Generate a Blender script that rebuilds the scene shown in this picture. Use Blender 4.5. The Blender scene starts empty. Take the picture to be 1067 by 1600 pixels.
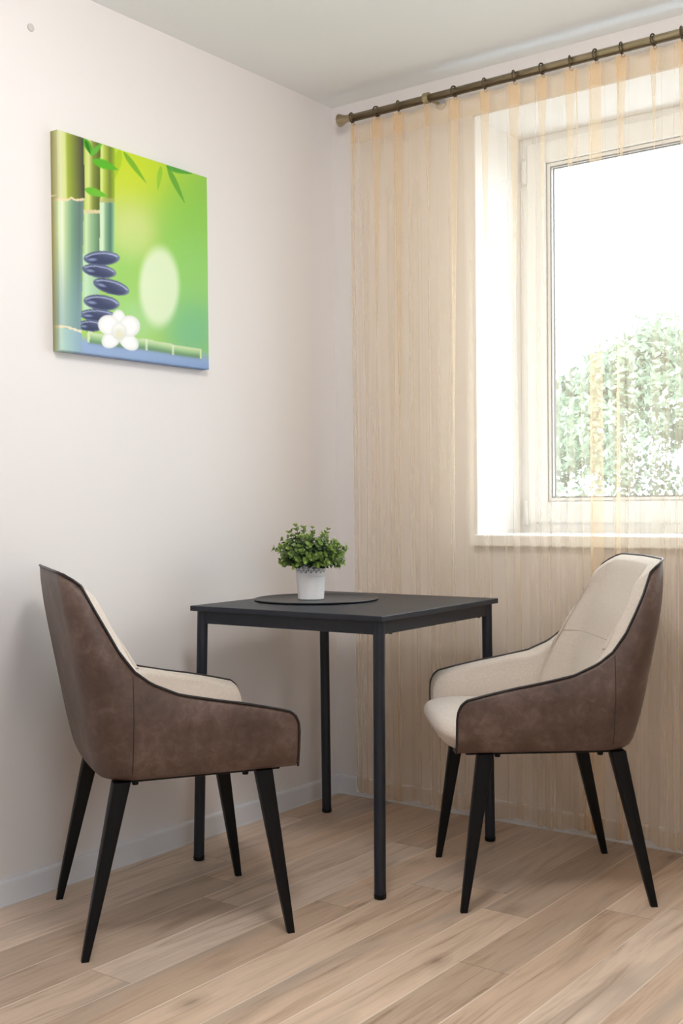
import bpy, bmesh, math, random
from mathutils import Vector, Matrix
random.seed(7)
S = bpy.context.scene
COL = S.collection
PI = math.pi

# ------------------------------------------------------------------ helpers
def interp(x, pts):
    if x <= pts[0][0]: return pts[0][1]
    for (a, b), (c, d) in zip(pts, pts[1:]):
        if x <= c: return b + (d - b) * (x - a) / (c - a)
    return pts[-1][1]

def tag(o, label=None, cat=None, group=None, kind=None):
    if label: o['label'] = label
    if cat: o['category'] = cat
    if group: o['group'] = group
    if kind: o['kind'] = kind
    return o

def empty(name, loc, rz=0):
    o = bpy.data.objects.new(name, None); COL.objects.link(o)
    o.empty_display_size = .05
    o.location = loc; o.rotation_euler = (0, 0, rz)
    return o

def obj(name, verts, faces, mat, parent=None, smooth=True, uvs=None):
    me = bpy.data.meshes.new(name)
    me.from_pydata([tuple(v) for v in verts], [], faces)
    me.validate()
    bm = bmesh.new(); bm.from_mesh(me)
    bmesh.ops.recalc_face_normals(bm, faces=bm.faces)
    bm.to_mesh(me); bm.free()
    for p in me.polygons: p.use_smooth = smooth
    if mat: me.materials.append(mat)
    o = bpy.data.objects.new(name, me); COL.objects.link(o)
    if parent: o.parent = parent
    return o

def bobj(name, bm, mat, parent=None, smooth=False):
    bmesh.ops.recalc_face_normals(bm, faces=bm.faces)
    me = bpy.data.meshes.new(name); bm.to_mesh(me); bm.free()
    for p in me.polygons: p.use_smooth = smooth
    if mat: me.materials.append(mat)
    o = bpy.data.objects.new(name, me); COL.objects.link(o)
    if parent: o.parent = parent
    return o

def add_box(bm, a, b, bev=0, seg=2):
    r = bmesh.ops.create_cube(bm, size=1)
    vs = r['verts']
    for v in vs:
        v.co = Vector(((a[i] + b[i]) / 2 + v.co[i] * (b[i] - a[i]) for i in range(3)))
    if bev:
        es = list({e for v in vs for e in v.link_edges})
        bmesh.ops.bevel(bm, geom=es, offset=bev, segments=seg, affect='EDGES', profile=.5)

def box(name, a, b, mat, parent=None, bev=0, seg=2):
    bm = bmesh.new(); add_box(bm, a, b, bev, seg)
    return bobj(name, bm, mat, parent)

def add_tube(bm, pts, rad, n=10, cap=True, closed=False):
    """swept round tube along pts; rad a number or a list"""
    pts = [Vector(p) for p in pts]
    m = len(pts); rings = []
    up = Vector((0, 0, 1)); prev = None
    for i, p in enumerate(pts):
        if closed: t = pts[(i + 1) % m] - pts[i - 1]
        else: t = pts[min(i + 1, m - 1)] - pts[max(i - 1, 0)]
        t.normalize()
        if prev is None:
            a = t.cross(up)
            if a.length < 1e-3: a = t.cross(Vector((1, 0, 0)))
        else:
            a = prev - t * prev.dot(t)
        a.normalize(); prev = a; b = t.cross(a)
        r = rad[i] if isinstance(rad, (list, tuple)) else rad
        rings.append([bm.verts.new(p + (a * math.cos(k * 2 * PI / n) + b * math.sin(k * 2 * PI / n)) * r) for k in range(n)])
    rng = range(m if closed else m - 1)
    for i in rng:
        A, B = rings[i], rings[(i + 1) % m]
        for k in range(n): bm.faces.new((A[k], A[(k + 1) % n], B[(k + 1) % n], B[k]))
    if cap and not closed:
        bm.faces.new(rings[0][::-1]); bm.faces.new(rings[-1])

def tube(name, pts, rad, mat, parent=None, n=10, closed=False):
    bm = bmesh.new(); add_tube(bm, pts, rad, n, True, closed)
    return bobj(name, bm, mat, parent, True)

def add_lathe(bm, prof, n=48, center=(0, 0, 0), axis='z', close=False):
    rings = []
    for r, h in prof:
        ring = []
        for k in range(n):
            a = 2 * PI * k / n
            if axis == 'z': p = (r * math.cos(a), r * math.sin(a), h)
            elif axis == 'x': p = (h, r * math.cos(a), r * math.sin(a))
            else: p = (r * math.cos(a), h, r * math.sin(a))
            ring.append(bm.verts.new(Vector(center) + Vector(p)))
        rings.append(ring)
    for A, B in zip(rings, rings[1:]):
        for k in range(n): bm.faces.new((A[k], A[(k + 1) % n], B[(k + 1) % n], B[k]))
    if not close:
        bm.faces.new(rings[0][::-1]); bm.faces.new(rings[-1])

def lathe(name, prof, mat, parent=None, n=48, center=(0, 0, 0), axis='z', smooth=True):
    bm = bmesh.new(); add_lathe(bm, prof, n, center, axis)
    o = bobj(name, bm, mat, parent, smooth)
    return o

def autosmooth(o, ang=35):
    me = o.data
    bm = bmesh.new(); bm.from_mesh(me)
    for e in bm.edges:
        if len(e.link_faces) == 2 and e.calc_face_angle(0) > math.radians(ang): e.smooth = False
    for f in bm.faces: f.smooth = True
    bm.to_mesh(me); bm.free()
    return o

# ------------------------------------------------------------------ materials
class NT:
    def __init__(s, name):
        s.m = bpy.data.materials.new(name); s.m.use_nodes = True
        s.t = s.m.node_tree; s.b = s.t.nodes['Principled BSDF']; s.out = s.t.nodes['Material Output']
    def n(s, typ, **kw):
        nd = s.t.nodes.new(typ)
        for k, v in kw.items():
            if k.startswith('i_'): nd.inputs[k[2:].replace('_', ' ')].default_value = v
            else: setattr(nd, k, v)
        return nd
    def l(s, a, b): s.t.links.new(a, b)
    def val(s, sock, v):
        if hasattr(v, 'links') or isinstance(v, bpy.types.NodeSocket): s.l(v, sock)
        else: sock.default_value = v
    def math(s, op, a, b=0.0, c=None, clamp=False):
        nd = s.n('ShaderNodeMath', operation=op); nd.use_clamp = clamp
        s.val(nd.inputs[0], a); s.val(nd.inputs[1], b)
        if c is not None: s.val(nd.inputs[2], c)
        return nd.outputs[0]
    def mix(s, f, a, b):
        nd = s.n('ShaderNodeMix', data_type='RGBA')
        s.val(nd.inputs[0], f); s.val(nd.inputs[6], a); s.val(nd.inputs[7], b)
        return nd.outputs[2]
    def ramp(s, f, stops):
        nd = s.n('ShaderNodeValToRGB'); s.l(f, nd.inputs[0])
        e = nd.color_ramp.elements
        while len(e) < len(stops): e.new(.5)
        for el, (p, c) in zip(e, stops): el.position = p; el.color = c if len(c) == 4 else (*c, 1)
        return nd.outputs[0]
    def coords(s, which='Object'): return s.n('ShaderNodeTexCoord').outputs[which]
    def scale(s, vec, sc):
        nd = s.n('ShaderNodeMapping'); s.l(vec, nd.inputs[0]); nd.inputs['Scale'].default_value = sc
        return nd.outputs[0]
    def noise(s, vec, scale, detail=3, rough=.5, dist=0.):
        nd = s.n('ShaderNodeTexNoise'); s.l(vec, nd.inputs['Vector'])
        nd.inputs['Scale'].default_value = scale; nd.inputs['Detail'].default_value = detail
        nd.inputs['Roughness'].default_value = rough; nd.inputs['Distortion'].default_value = dist
        return nd.outputs[0]
    def bump(s, h, strength, dist=.001):
        nd = s.n('ShaderNodeBump'); s.l(h, nd.inputs['Height'])
        nd.inputs['Strength'].default_value = strength; nd.inputs['Distance'].default_value = dist
        s.l(nd.outputs[0], s.b.inputs['Normal'])
    def base(s, c):
        s.val(s.b.inputs['Base Color'], c if not isinstance(c, tuple) else ((*c, 1) if len(c) == 3 else c))
    def set(s, **kw):
        for k, v in kw.items(): s.b.inputs[k.replace('_', ' ')].default_value = v
        return s

def simple(name, col, rough=.5, metal=0., spec=.5, var=.06, vscale=6., bump=0., bscale=200):
    t = NT(name); c = t.coords()
    f = t.noise(c, vscale, 3)
    lo = tuple(x * (1 - var) for x in col); hi = tuple(min(1, x * (1 + var)) for x in col)
    t.base(t.mix(f, (*lo, 1), (*hi, 1)))
    t.set(Roughness=rough, Metallic=metal, Specular_IOR_Level=spec)
    if bump: t.bump(t.noise(c, bscale, 2), bump, .0006)
    return t.m

M = {}
M['wall'] = simple('wall_paint', (.785, .758, .757), .85, var=.012, vscale=2, bump=.12, bscale=260)
M['far_wall'] = simple('unseen_wall_bounce', (.66, .56, .47), .85, var=.02, vscale=2)  # colour of the unseen walls, made up to tone the bounced light
M['ceil'] = simple('ceiling_paint', (.83, .86, .88), .9, var=.012, vscale=2)
M['white_pvc'] = simple('white_frame', (.84, .85, .86), .35, var=.01)
M['base'] = simple('baseboard_white', (.74, .76, .81), .5, var=.03, vscale=9)
M['plaster'] = simple('reveal_paint', (.86, .85, .84), .85, var=.01)
M['gasket'] = simple('grey_gasket', (.09, .10, .13), .6)
M['black_metal'] = simple('black_metal', (.0045, .0048, .006), .42, spec=.18, var=.2, vscale=30, bump=.08, bscale=500)
M['table_black'] = simple('table_black', (.010, .0135, .023), .42, spec=.42, var=.12, vscale=40, bump=.1, bscale=600)
M['mat_black'] = simple('mat_black', (.014, .016, .022), .36, var=.12, vscale=40, bump=.05, bscale=500)
M['pot'] = simple('pot_white', (.83, .83, .85), .38, var=.02)
M['soil'] = simple('soil', (.03, .022, .016), .9, var=.4, vscale=80)
M['stem'] = simple('stem_green', (.10, .13, .04), .6)
M['thread'] = simple('seam_thread', (.035, .026, .022), .7)
M['fabric_seam'] = simple('fabric_seam', (.40, .34, .29), .9)
M['cap'] = simple('cap_grey', (.60, .57, .55), .6)

def brass():
    t = NT('antique_brass'); c = t.coords()
    f = t.noise(t.scale(c, (4, 30, 30)), 4, 3)
    t.base(t.ramp(f, [(.3, (.34, .275, .175)), (.7, (.48, .40, .275))]))
    t.set(Roughness=.34, Metallic=1.0); return t.m
M['brass'] = brass()
M['brass_dark'] = simple('brass_dark', (.12, .09, .055), .4, metal=.9, var=.2)
M['steel'] = simple('bracket_steel', (.52, .52, .54), .35, metal=.9)

def leather():
    t = NT('brown_leather'); c = t.coords()
    a = t.noise(c, 9, 5, .6); b = t.noise(c, 38, 5, .65, .6)
    f = t.math('ADD', t.math('MULTIPLY', a, .6), t.math('MULTIPLY', b, .4))
    t.base(t.ramp(f, [(.34, (.060, .035, .027)), (.50, (.104, .064, .050)), (.66, (.180, .120, .096))]))
    t.l(t.ramp(b, [(.3, (.42,) * 3), (.7, (.56,) * 3)]), t.b.inputs['Roughness'])
    t.set(Specular_IOR_Level=.45)
    vo = t.n('ShaderNodeTexVoronoi'); t.l(c, vo.inputs['Vector']); vo.inputs['Scale'].default_value = 420
    t.bump(t.math('ADD', vo.outputs['Distance'], t.math('MULTIPLY', b, 2.)), .22, .0006)
    return t.m
M['leather'] = leather()
M['piping'] = simple('dark_piping', (.014, .011, .012), .4, var=.2, vscale=60)

def fabric():
    t = NT('beige_weave'); c = t.coords()
    a = t.noise(t.scale(c, (1, 1, 1)), 420, 2, .6); b = t.noise(c, 7, 3)
    sl = t.noise(t.scale(c, (900, 900, 90)), 1, 2, .6); s2 = t.noise(t.scale(c, (90, 90, 900)), 1, 2, .6)
    w = t.math('ADD', t.math('MULTIPLY', sl, .5), t.math('MULTIPLY', s2, .5))
    f = t.math('ADD', t.math('MULTIPLY', w, .65), t.math('MULTIPLY', a, .35))
    cc = t.ramp(f, [(.36, (.54, .465, .40)), (.52, (.66, .585, .515)), (.68, (.76, .69, .62))])
    t.base(t.mix(t.math('MULTIPLY', b, .3), cc, (.60, .54, .49, 1)))
    t.set(Roughness=.95, Specular_IOR_Level=.15, Sheen_Weight=.25, Sheen_Roughness=.5)
    t.bump(f, .35, .0008)
    return t.m
M['fabric'] = fabric()

def floor_mat():
    t = NT('oak_laminate'); c = t.coords()
    sp = t.n('ShaderNodeSeparateXYZ'); t.l(c, sp.inputs[0]); X, Y = sp.outputs[0], sp.outputs[1]
    PW, PL = .13, 1.21
    u = t.math('DIVIDE', t.math('SUBTRACT', X, .775), PW)
    row = t.math('FLOOR', u); fu = t.math('FRACT', u)
    wn = t.n('ShaderNodeTexWhiteNoise', noise_dimensions='1D'); t.l(row, wn.inputs['W'])
    v = t.math('ADD', t.math('DIVIDE', Y, PL), t.math('ADD', wn.outputs['Value'], t.math('MULTIPLY', row, .37)))
    pl = t.math('FLOOR', v); fv = t.math('FRACT', v)
    cid = t.n('ShaderNodeCombineXYZ'); t.l(row, cid.inputs[0]); t.l(pl, cid.inputs[1])
    w2 = t.n('ShaderNodeTexWhiteNoise', noise_dimensions='3D'); t.l(cid.outputs[0], w2.inputs['Vector'])
    rnd, rcol = w2.outputs['Value'], w2.outputs['Color']
    sr = t.n('ShaderNodeSeparateColor'); t.l(rcol, sr.inputs[0])
    # grain: coordinates shifted plank by plank and stretched along the plank
    off = t.n('ShaderNodeVectorMath', operation='SCALE'); t.l(rcol, off.inputs[0]); off.inputs['Scale'].default_value = 37.
    pc = t.n('ShaderNodeVectorMath', operation='ADD'); t.l(c, pc.inputs[0]); t.l(off.outputs[0], pc.inputs[1])
    P = pc.outputs[0]
    wob = t.noise(t.scale(P, (5, 1.6, 1)), 1, 2)
    wv = t.n('ShaderNodeVectorMath', operation='ADD'); cw = t.n('ShaderNodeCombineXYZ')
    t.l(t.math('MULTIPLY', t.math('SUBTRACT', wob, .5), .045), cw.inputs[0]); t.l(P, wv.inputs[0]); t.l(cw.outputs[0], wv.inputs[1]); W = wv.outputs[0]
    g1 = t.noise(t.scale(W, (150, 3.2, 1)), 1, 4, .65, .2)         # fine fibres
    g2 = t.noise(t.scale(W, (20, 1.9, 1)), 1, 5, .62, 1.3)          # cathedral bands
    g3 = t.noise(t.scale(W, (6.0, 1.0, 1)), 1, 3, .55, .5)         # broad tone
    base = t.ramp(rnd, [(0., (.62, .455, .33)), (.2, (.70, .53, .395)), (.4, (.51, .368, .262)), (.58, (.63, .50, .40)), (.78, (.74, .58, .45)), (1., (.45, .335, .25))])
    grain = t.math('ADD', t.math('MULTIPLY', g1, .36), t.math('MULTIPLY', g2, .64))
    dark = t.ramp(grain, [(.30, (.40, .35, .31)), (.40, (.80, .765, .735)), (.50, (.98, .98, .98)), (.72, (1.16, 1.16, 1.16))])
    mul = t.n('ShaderNodeMix', data_type='RGBA', blend_type='MULTIPLY'); mul.inputs[0].default_value = 1
    t.l(base, mul.inputs[6]); t.l(dark, mul.inputs[7])
    # greyish smoked streaks
    gk = t.ramp(g3, [(.52, (0, 0, 0)), (.68, (1, 1, 1))])
    col = t.mix(t.math('MULTIPLY', gk, .62), mul.outputs[2], (.37, .305, .25, 1))
    # knots
    vo = t.n('ShaderNodeTexVoronoi', feature='F1'); t.l(t.scale(P, (6.5, 3.4, .001)), vo.inputs['Vector']); vo.inputs['Scale'].default_value = 1
    kn = t.ramp(t.math('ADD', vo.outputs['Distance'], t.math('MULTIPLY', g1, .10)), [(.07, (1, 1, 1)), (.17, (.25, .25, .25)), (.30, (0, 0, 0))])
    sc = t.n('ShaderNodeSeparateColor'); t.l(vo.outputs['Color'], sc.inputs[0])
    sel = t.math('GREATER_THAN', sc.outputs[0], .50)
    col = t.mix(t.math('MULTIPLY', t.math('MULTIPLY', kn, sel), .88), col, (.12, .08, .055, 1))
    # seams: bevel highlight painted as a bright line along the long edge, a thin dark line at butt ends
    e1 = t.math('LESS_THAN', fu, .028); e2 = t.math('LESS_THAN', fv, .0022)
    en = t.math('MULTIPLY', e1, t.ramp(t.noise(t.scale(c, (3, 2.5, 1)), 1, 2), [(.35, (.35,) * 3), (.6, (1.,) * 3)]))
    col = t.mix(t.math('MULTIPLY', en, .75), col, (.82, .71, .60, 1))
    col = t.mix(t.math('MULTIPLY', e2, .55), col, (.17, .12, .085, 1))
    t.base(col)
    t.l(t.ramp(grain, [(.3, (.40,) * 3), (.7, (.52,) * 3)]), t.b.inputs['Roughness'])
    t.set(Specular_IOR_Level=.4)
    t.bump(t.math('SUBTRACT', grain, t.math('MULTIPLY', t.math('MAXIMUM', e1, e2), .6)), .10, .0008)
    return t.m
M['floor'] = floor_mat()

def curtain_mat(name, thread_gap, col):
    """woven voile: the share of light passing between the threads shrinks with the slant of the cloth"""
    t = NT(name); t.t.nodes.remove(t.b)
    c = t.coords()
    lw = t.n('ShaderNodeLayerWeight'); lw.inputs['Blend'].default_value = .5
    cos = t.math('MAXIMUM', t.math('SUBTRACT', 1., lw.outputs['Facing']), .56)
    gap = t.math('POWER', thread_gap, t.math('DIVIDE', 1., cos))
    f = t.noise(t.scale(c, (40, 40, 1.5)), 1, 3)
    cl = t.mix(f, (*[x * .93 for x in col], 1), (*[min(1, x * 1.05) for x in col], 1))
    d = t.n('ShaderNodeBsdfDiffuse'); t.l(cl, d.inputs[0])
    tr = t.n('ShaderNodeBsdfTranslucent'); t.l(cl, tr.inputs[0])
    m1 = t.n('ShaderNodeMixShader'); m1.inputs[0].default_value = .5; t.l(d.outputs[0], m1.inputs[1]); t.l(tr.outputs[0], m1.inputs[2])
    gl = t.n('ShaderNodeBsdfGlossy'); gl.inputs['Roughness'].default_value = .35
    m2 = t.n('ShaderNodeMixShader'); m2.inputs[0].default_value = .04; t.l(m1.outputs[0], m2.inputs[1]); t.l(gl.outputs[0], m2.inputs[2])
    tp = t.n('ShaderNodeBsdfTransparent'); tp.inputs[0].default_value = (1, .98, .942, 1)
    m3 = t.n('ShaderNodeMixShader'); t.l(gap, m3.inputs[0]); t.l(m2.outputs[0], m3.inputs[1]); t.l(tp.outputs[0], m3.inputs[2])
    t.l(m3.outputs[0], t.out.inputs[0])
    return t.m
M['voile'] = curtain_mat('beige_voile', .80, (.95, .79, .605))
M['voile_band'] = curtain_mat('beige_voile_band', .84, (.95, .79, .605))

def glass_mat():
    t = NT('window_glass'); t.t.nodes.remove(t.b)
    lw = t.n('ShaderNodeLayerWeight'); lw.inputs['Blend'].default_value = .5
    fr = t.math('ADD', .03, t.math('MULTIPLY', t.math('POWER', lw.outputs['Facing'], 5.), .9))
    tp = t.n('ShaderNodeBsdfTransparent'); tp.inputs[0].default_value = (.97, .985, .98, 1)
    gl = t.n('ShaderNodeBsdfGlossy'); gl.inputs['Roughness'].default_value = .0
    m = t.n('ShaderNodeMixShader'); t.l(fr, m.inputs[0]); t.l(tp.outputs[0], m.inputs[1]); t.l(gl.outputs[0], m.inputs[2])
    t.l(m.outputs[0], t.out.inputs[0]); return t.m
M['glass'] = glass_mat()

def leaf_mat(name, attr='tint', trans=.3):
    t = NT(name); a = t.n('ShaderNodeAttribute'); a.attribute_name = attr
    c = t.coords(); f = t.noise(c, 60, 2)
    m = t.n('ShaderNodeMix', data_type='RGBA', blend_type='MULTIPLY'); m.inputs[0].default_value = 1.
    t.l(a.outputs[0], m.inputs[6]); t.l(t.ramp(f, [(.3, (.8,) * 3), (.7, (1.15,) * 3)]), m.inputs[7])
    t.base(m.outputs[2]); t.set(Roughness=.45)
    if trans:
        tr = t.n('ShaderNodeBsdfTranslucent'); t.l(m.outputs[2], tr.inputs[0])
        mx = t.n('ShaderNodeMixShader'); mx.inputs[0].default_value = trans
        t.l(t.b.outputs[0], mx.inputs[1]); t.l(tr.outputs[0], mx.inputs[2]); t.l(mx.outputs[0], t.out.inputs[0])
    return t.m
M['leaf'] = leaf_mat('houseplant_leaf', trans=.2)
M['tree_leaf'] = leaf_mat('tree_leaf', trans=.35)
M['bark'] = simple('bark', (.16, .12, .09), .9, var=.3, vscale=12)
M['ground'] = simple('paving', (.20, .19, .18), .95, var=.25, vscale=3)

def print_mat():
    t = NT('canvas_print'); a = t.n('ShaderNodeAttribute'); a.attribute_name = 'print'
    t.l(a.outputs[0], t.b.inputs['Base Color']); t.set(Roughness=.7, Specular_IOR_Level=.25)
    c = t.coords(); w = t.noise(t.scale(c, (1, 900, 200)), 1, 1); w2 = t.noise(t.scale(c, (1, 200, 900)), 1, 1)
    t.bump(t.math('ADD', w, w2), .2, .0005); return t.m
M['print'] = print_mat()

# ------------------------------------------------------------------ room shell
H = 2.476; RX, RY = 3.7, -5.4; WT = .40
OX0, OX1, OZ0, OZ1 = .586, 2.50, .908, 2.327      # window opening
DX0, DX1, DZ0, DZ1 = -4.2, -2.85, .92, 2.32             # second window, in the right wall (y range, heights)

def struct(o): o['kind'] = 'structure'; return o
def boxes(name, lst, mat):
    bm = bmesh.new()
    for a, b in lst: add_box(bm, a, b)
    return struct(bobj(name, bm, mat))

struct(box('floor', (-.2, RY - .2, -.12), (RX + .4, WT, 0), M['floor']))
struct(box('ceiling', (-.2, RY - .2, H), (RX + .4, WT, H + .15), M['ceil']))
struct(box('wall_left', (-.2, RY - .2, 0), (0, WT, H), M['wall']))
struct(box('wall_rear', (0, RY - .2, 0), (RX, RY, H), M['far_wall']))
boxes('wall_window', [((0, 0, 0), (OX0, WT, H)), ((OX1, 0, 0), (RX + .4, WT, H)),
                      ((OX0, 0, 0), (OX1, WT, OZ0)), ((OX0, 0, OZ1), (OX1, WT, H))], M['wall'])
boxes('wall_right', [((RX, RY - .2, 0), (RX + .4, DX0, H)), ((RX, DX1, 0), (RX + .4, 0, H)),
                     ((RX, DX0, DZ1), (RX + .4, DX1, H)), ((RX, DX0, 0), (RX + .4, DX1, DZ0))], M['far_wall'])
# white plaster lining of the window reveal
L = .004
boxes('trim_1', [((OX0 - .0005, -.001, OZ0), (OX0 + L, .37, OZ1)), ((OX1 - L, -.001, OZ0), (OX1 + .0005, .37, OZ1)),
                 ((OX0, -.001, OZ1 - L), (OX1, .37, OZ1 + .0005))], M['plaster'])

def baseboard(name, a, b, inward):
    """skirting with a softly rounded top, swept along a->b; inward = unit vector into the room"""
    prof = [(0, 0), (.0145, 0), (.0150, .003), (.0135, .006), (.0135, .058), (.012, .0635), (.008, .066), (0, .067)]
    a, b, n = Vector(a), Vector(b), Vector(inward)
    vs = [p + n * d + Vector((0, 0, z)) for p in (a, b) for d, z in prof]
    k = len(prof)
    fs = [(i, (i + 1) % k, k + (i + 1) % k, k + i) for i in range(k)] + [tuple(range(k))[::-1], tuple(range(k, 2 * k))]
    return struct(obj(name, vs, fs, M['base'], smooth=False))
baseboard('baseboard_left', (0, RY, 0), (0, 0, 0), (1, 0, 0))
baseboard('baseboard_window', (.0135, 0, 0), (RX, 0, 0), (0, -1, 0))
baseboard('baseboard_rear', (.0135, RY, 0), (RX, RY, 0), (0, 1, 0))
baseboard('baseboard_right', (RX, RY, 0), (RX, -.0135, 0), (-1, 0, 0))

# window: fixed frame, two sashes, panes, hinges, gaskets, sill board
win = struct(empty('window_1', ((OX0 + OX1) / 2, .34, OZ0)))
wo = Vector(win.location)
def wbox(name, rects, y0, y1, mat, bev=.003, parent=win):
    bm = bmesh.new()
    for (x0, z0, x1, z1) in rects: add_box(bm, (x0 - wo.x, y0 - wo.y, z0 - wo.z), (x1 - wo.x, y1 - wo.y, z1 - wo.z), bev)
    return bobj(name, bm, mat, parent)
fx0, fx1, fz0, fz1 = OX0 + L, OX1 - L, .942, OZ1 - L
xm = (fx0 + fx1) / 2
def ring(x0, z0, x1, z1, w): return [(x0, z0, x0 + w, z1), (x1 - w, z0, x1, z1), (x0 + w, z0, x1 - w, z0 + w), (x0 + w, z1 - w, x1 - w, z1)]
wbox('window_frame', ring(fx0, fz0, fx1, fz1, .05) + [(xm - .04, fz0 + .05, xm + .04, fz1 - .05)], .312, .385, M['white_pvc'])
for (sx0, sx1) in ((.622, xm - .012), (xm + .012, fx1 - .034)):
    sz0, sz1 = .976, 2.296
    sash = wbox('sash', [(sx0, sz0, sx0 + .072, sz1), (sx1 - .072, sz0, sx1, sz1), (sx0 + .07, sz0, sx1 - .07, sz0 + .074), (sx0 + .07, sz1 - .074, sx1 - .07, sz1)], .297, .372, M['white_pvc'], .006)
    bx0, bx1, bz0, bz1 = sx0 + .072, sx1 - .072, sz0 + .074, sz1 - .074
    wbox('glazing_bead', ring(bx0, bz0, bx1, bz1, .014), .309, .334, M['white_pvc'], .003, sash).location = (0, 0, 0)
    g = ring(bx0 + .014, bz0 + .014, bx1 - .014, bz1 - .014, .004)
    wbox('gasket', g + ring(bx0 - .0018, bz0 - .0018, bx1 + .0018, bz1 + .0018, .0034), .3075, .3125, M['gasket'], 0, sash)
    wbox('gasket', ring(bx0 + .010, bz0 + .010, bx1 - .010, bz1 - .010, .008), .331, .338, M['gasket'], 0, sash)
    wbox('pane', [(bx0 + .003, bz0 + .003, bx1 - .003, bz1 - .003)], .338, .342, M['glass'], 0, sash)
    hx = sx0 - .006 if sx0 < 1 else sx1 + .006
    for hz in (1.01, 2.205):
        bm = bmesh.new(); add_tube(bm, [(hx - wo.x, .2965 - wo.y, hz - .045 - wo.z), (hx - wo.x, .2965 - wo.y, hz + .045 - wo.z)], .0075, 12)
        bobj('hinge', bm, M['white_pvc'], sash, True)
bm = bmesh.new(); add_box(bm, (xm - .062 - wo.x, .272 - wo.y, 1.52 - wo.z), (xm - .042 - wo.x, .297 - wo.y, 1.58 - wo.z), .003)
add_box(bm, (xm - .061 - wo.x, .262 - wo.y, 1.44 - wo.z), (xm - .043 - wo.x, .275 - wo.y, 1.56 - wo.z), .004)
bobj('window_handle', bm, M['white_pvc'], win)
wbox('window_sill', [(OX0 - .012, .905, OX1 + .012, .9425)], -.03, -.0008, M['white_pvc'], .005)
wbox('window_sill', [(OX0 + .0008, .909, OX1 - .0008, .9425)], -.004, .312, M['white_pvc'], .001)

# second window behind the photographer's right shoulder (frame and mullion)
w2 = struct(empty('window_2', (RX + .3, (DX0 + DX1) / 2, DZ0)))
bm = bmesh.new(); ym = (DX0 + DX1) / 2
for (y0, y1, z0, z1) in ((DX0, DX0 + .07, DZ0, DZ1), (DX1 - .07, DX1, DZ0, DZ1), (DX0 + .07, DX1 - .07, DZ1 - .07, DZ1), (ym - .05, ym + .05, DZ0 + .07, DZ1 - .07), (DX0 + .07, DX1 - .07, DZ0, DZ0 + .07)):
    add_box(bm, (-.04, y0 - ym, z0 - DZ0), (.04, y1 - ym, z1 - DZ0), .003)
bobj('window_frame', bm, M['white_pvc'], w2)

# small round cap on the left wall, high up near the ceiling
o = lathe('wall_cap', [(.0001, 0), (.009, 0), (.0105, -.0012), (.0105, -.004)], M['cap'], n=24, center=(0, 0, 0), axis='x')
o.location = (.0005, -1.339, 2.331); o.rotation_euler = (0, 0, 0)
for v in o.data.vertices: v.co.x = .0035 + v.co.x
tag(o, 'small round pale grey cap on the left wall high above the green canvas', 'wall cap')

# ------------------------------------------------------------------ exterior
struct(box('ground', (-60, 4, -6.9), (60, 80, -6.7), M['ground']))

def make_tree():
    root = empty('tree', (-2.5, 11.0, -6.7))
    rnd = random.Random(11)
    bm = bmesh.new()
    add_tube(bm, [(0, 0, 0), (.1, 0, 2.5), (-.05, .1, 4.6), (.05, 0, 6.4)], [.30, .24, .2, .12], 12)
    for k in range(9):
        a = k * 2.4; z0 = 3.6 + .33 * k
        add_tube(bm, [(0, 0, z0), (math.cos(a) * 1.0, math.sin(a) * .9, z0 + .9), (math.cos(a) * 2.0, math.sin(a) * 1.7, z0 + 1.5)], [.1, .06, .025], 7)
    bobj('trunk', bm, M['bark'], root, True)
    # crown: leaf sprays on clumps over a lobed dome
    clumps = []
    for i in range(230):
        a = rnd.uniform(0, 2 * PI); h = rnd.uniform(-.75, 1)
        r = math.sqrt(max(0, 1 - h * h)) * rnd.uniform(.82, 1.04)
        clumps.append((Vector((math.cos(a) * r * 3.1, math.sin(a) * r * 2.7, 7.2 + h * 2.55)), rnd.uniform(.30, .62)))
    verts, faces, cols = [], [], []
    for c, cr in clumps:
        tone = rnd.uniform(.75, 1.25)
        for j in range(330):
            d = Vector((rnd.gauss(0, 1), rnd.gauss(0, 1), rnd.gauss(0, .8))); d.normalize()
            p = c + d * cr * rnd.uniform(.45, 1.05)
            n = Vector((rnd.gauss(0, 1), rnd.gauss(0, 1), rnd.gauss(.4, 1))); n.normalize()
            t = n.orthogonal(); t.rotate(Matrix.Rotation(rnd.uniform(0, 2 * PI), 3, n)); b = n.cross(t)
            s = rnd.uniform(.028, .055); k = len(verts)
            verts += [p - t * s, p + b * s * .5 + n * s * .12, p + t * s, p - b * s * .5 + n * s * .12]
            faces.append((k, k + 1, k + 2, k + 3))
            g = tone * rnd.uniform(.8, 1.2)
            cols += [(.155 * g, .215 * g, .150 * g, 1)] * 4
    o = obj('crown', verts, faces, M['tree_leaf'], root, smooth=False)
    at = o.data.color_attributes.new('tint', 'FLOAT_COLOR', 'POINT')
    at.data.foreach_set('color', [x for c in cols for x in c])
    tag(root, 'leafy green tree outside behind the window pane, pale in the bright daylight', 'tree')
make_tree()

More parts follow.
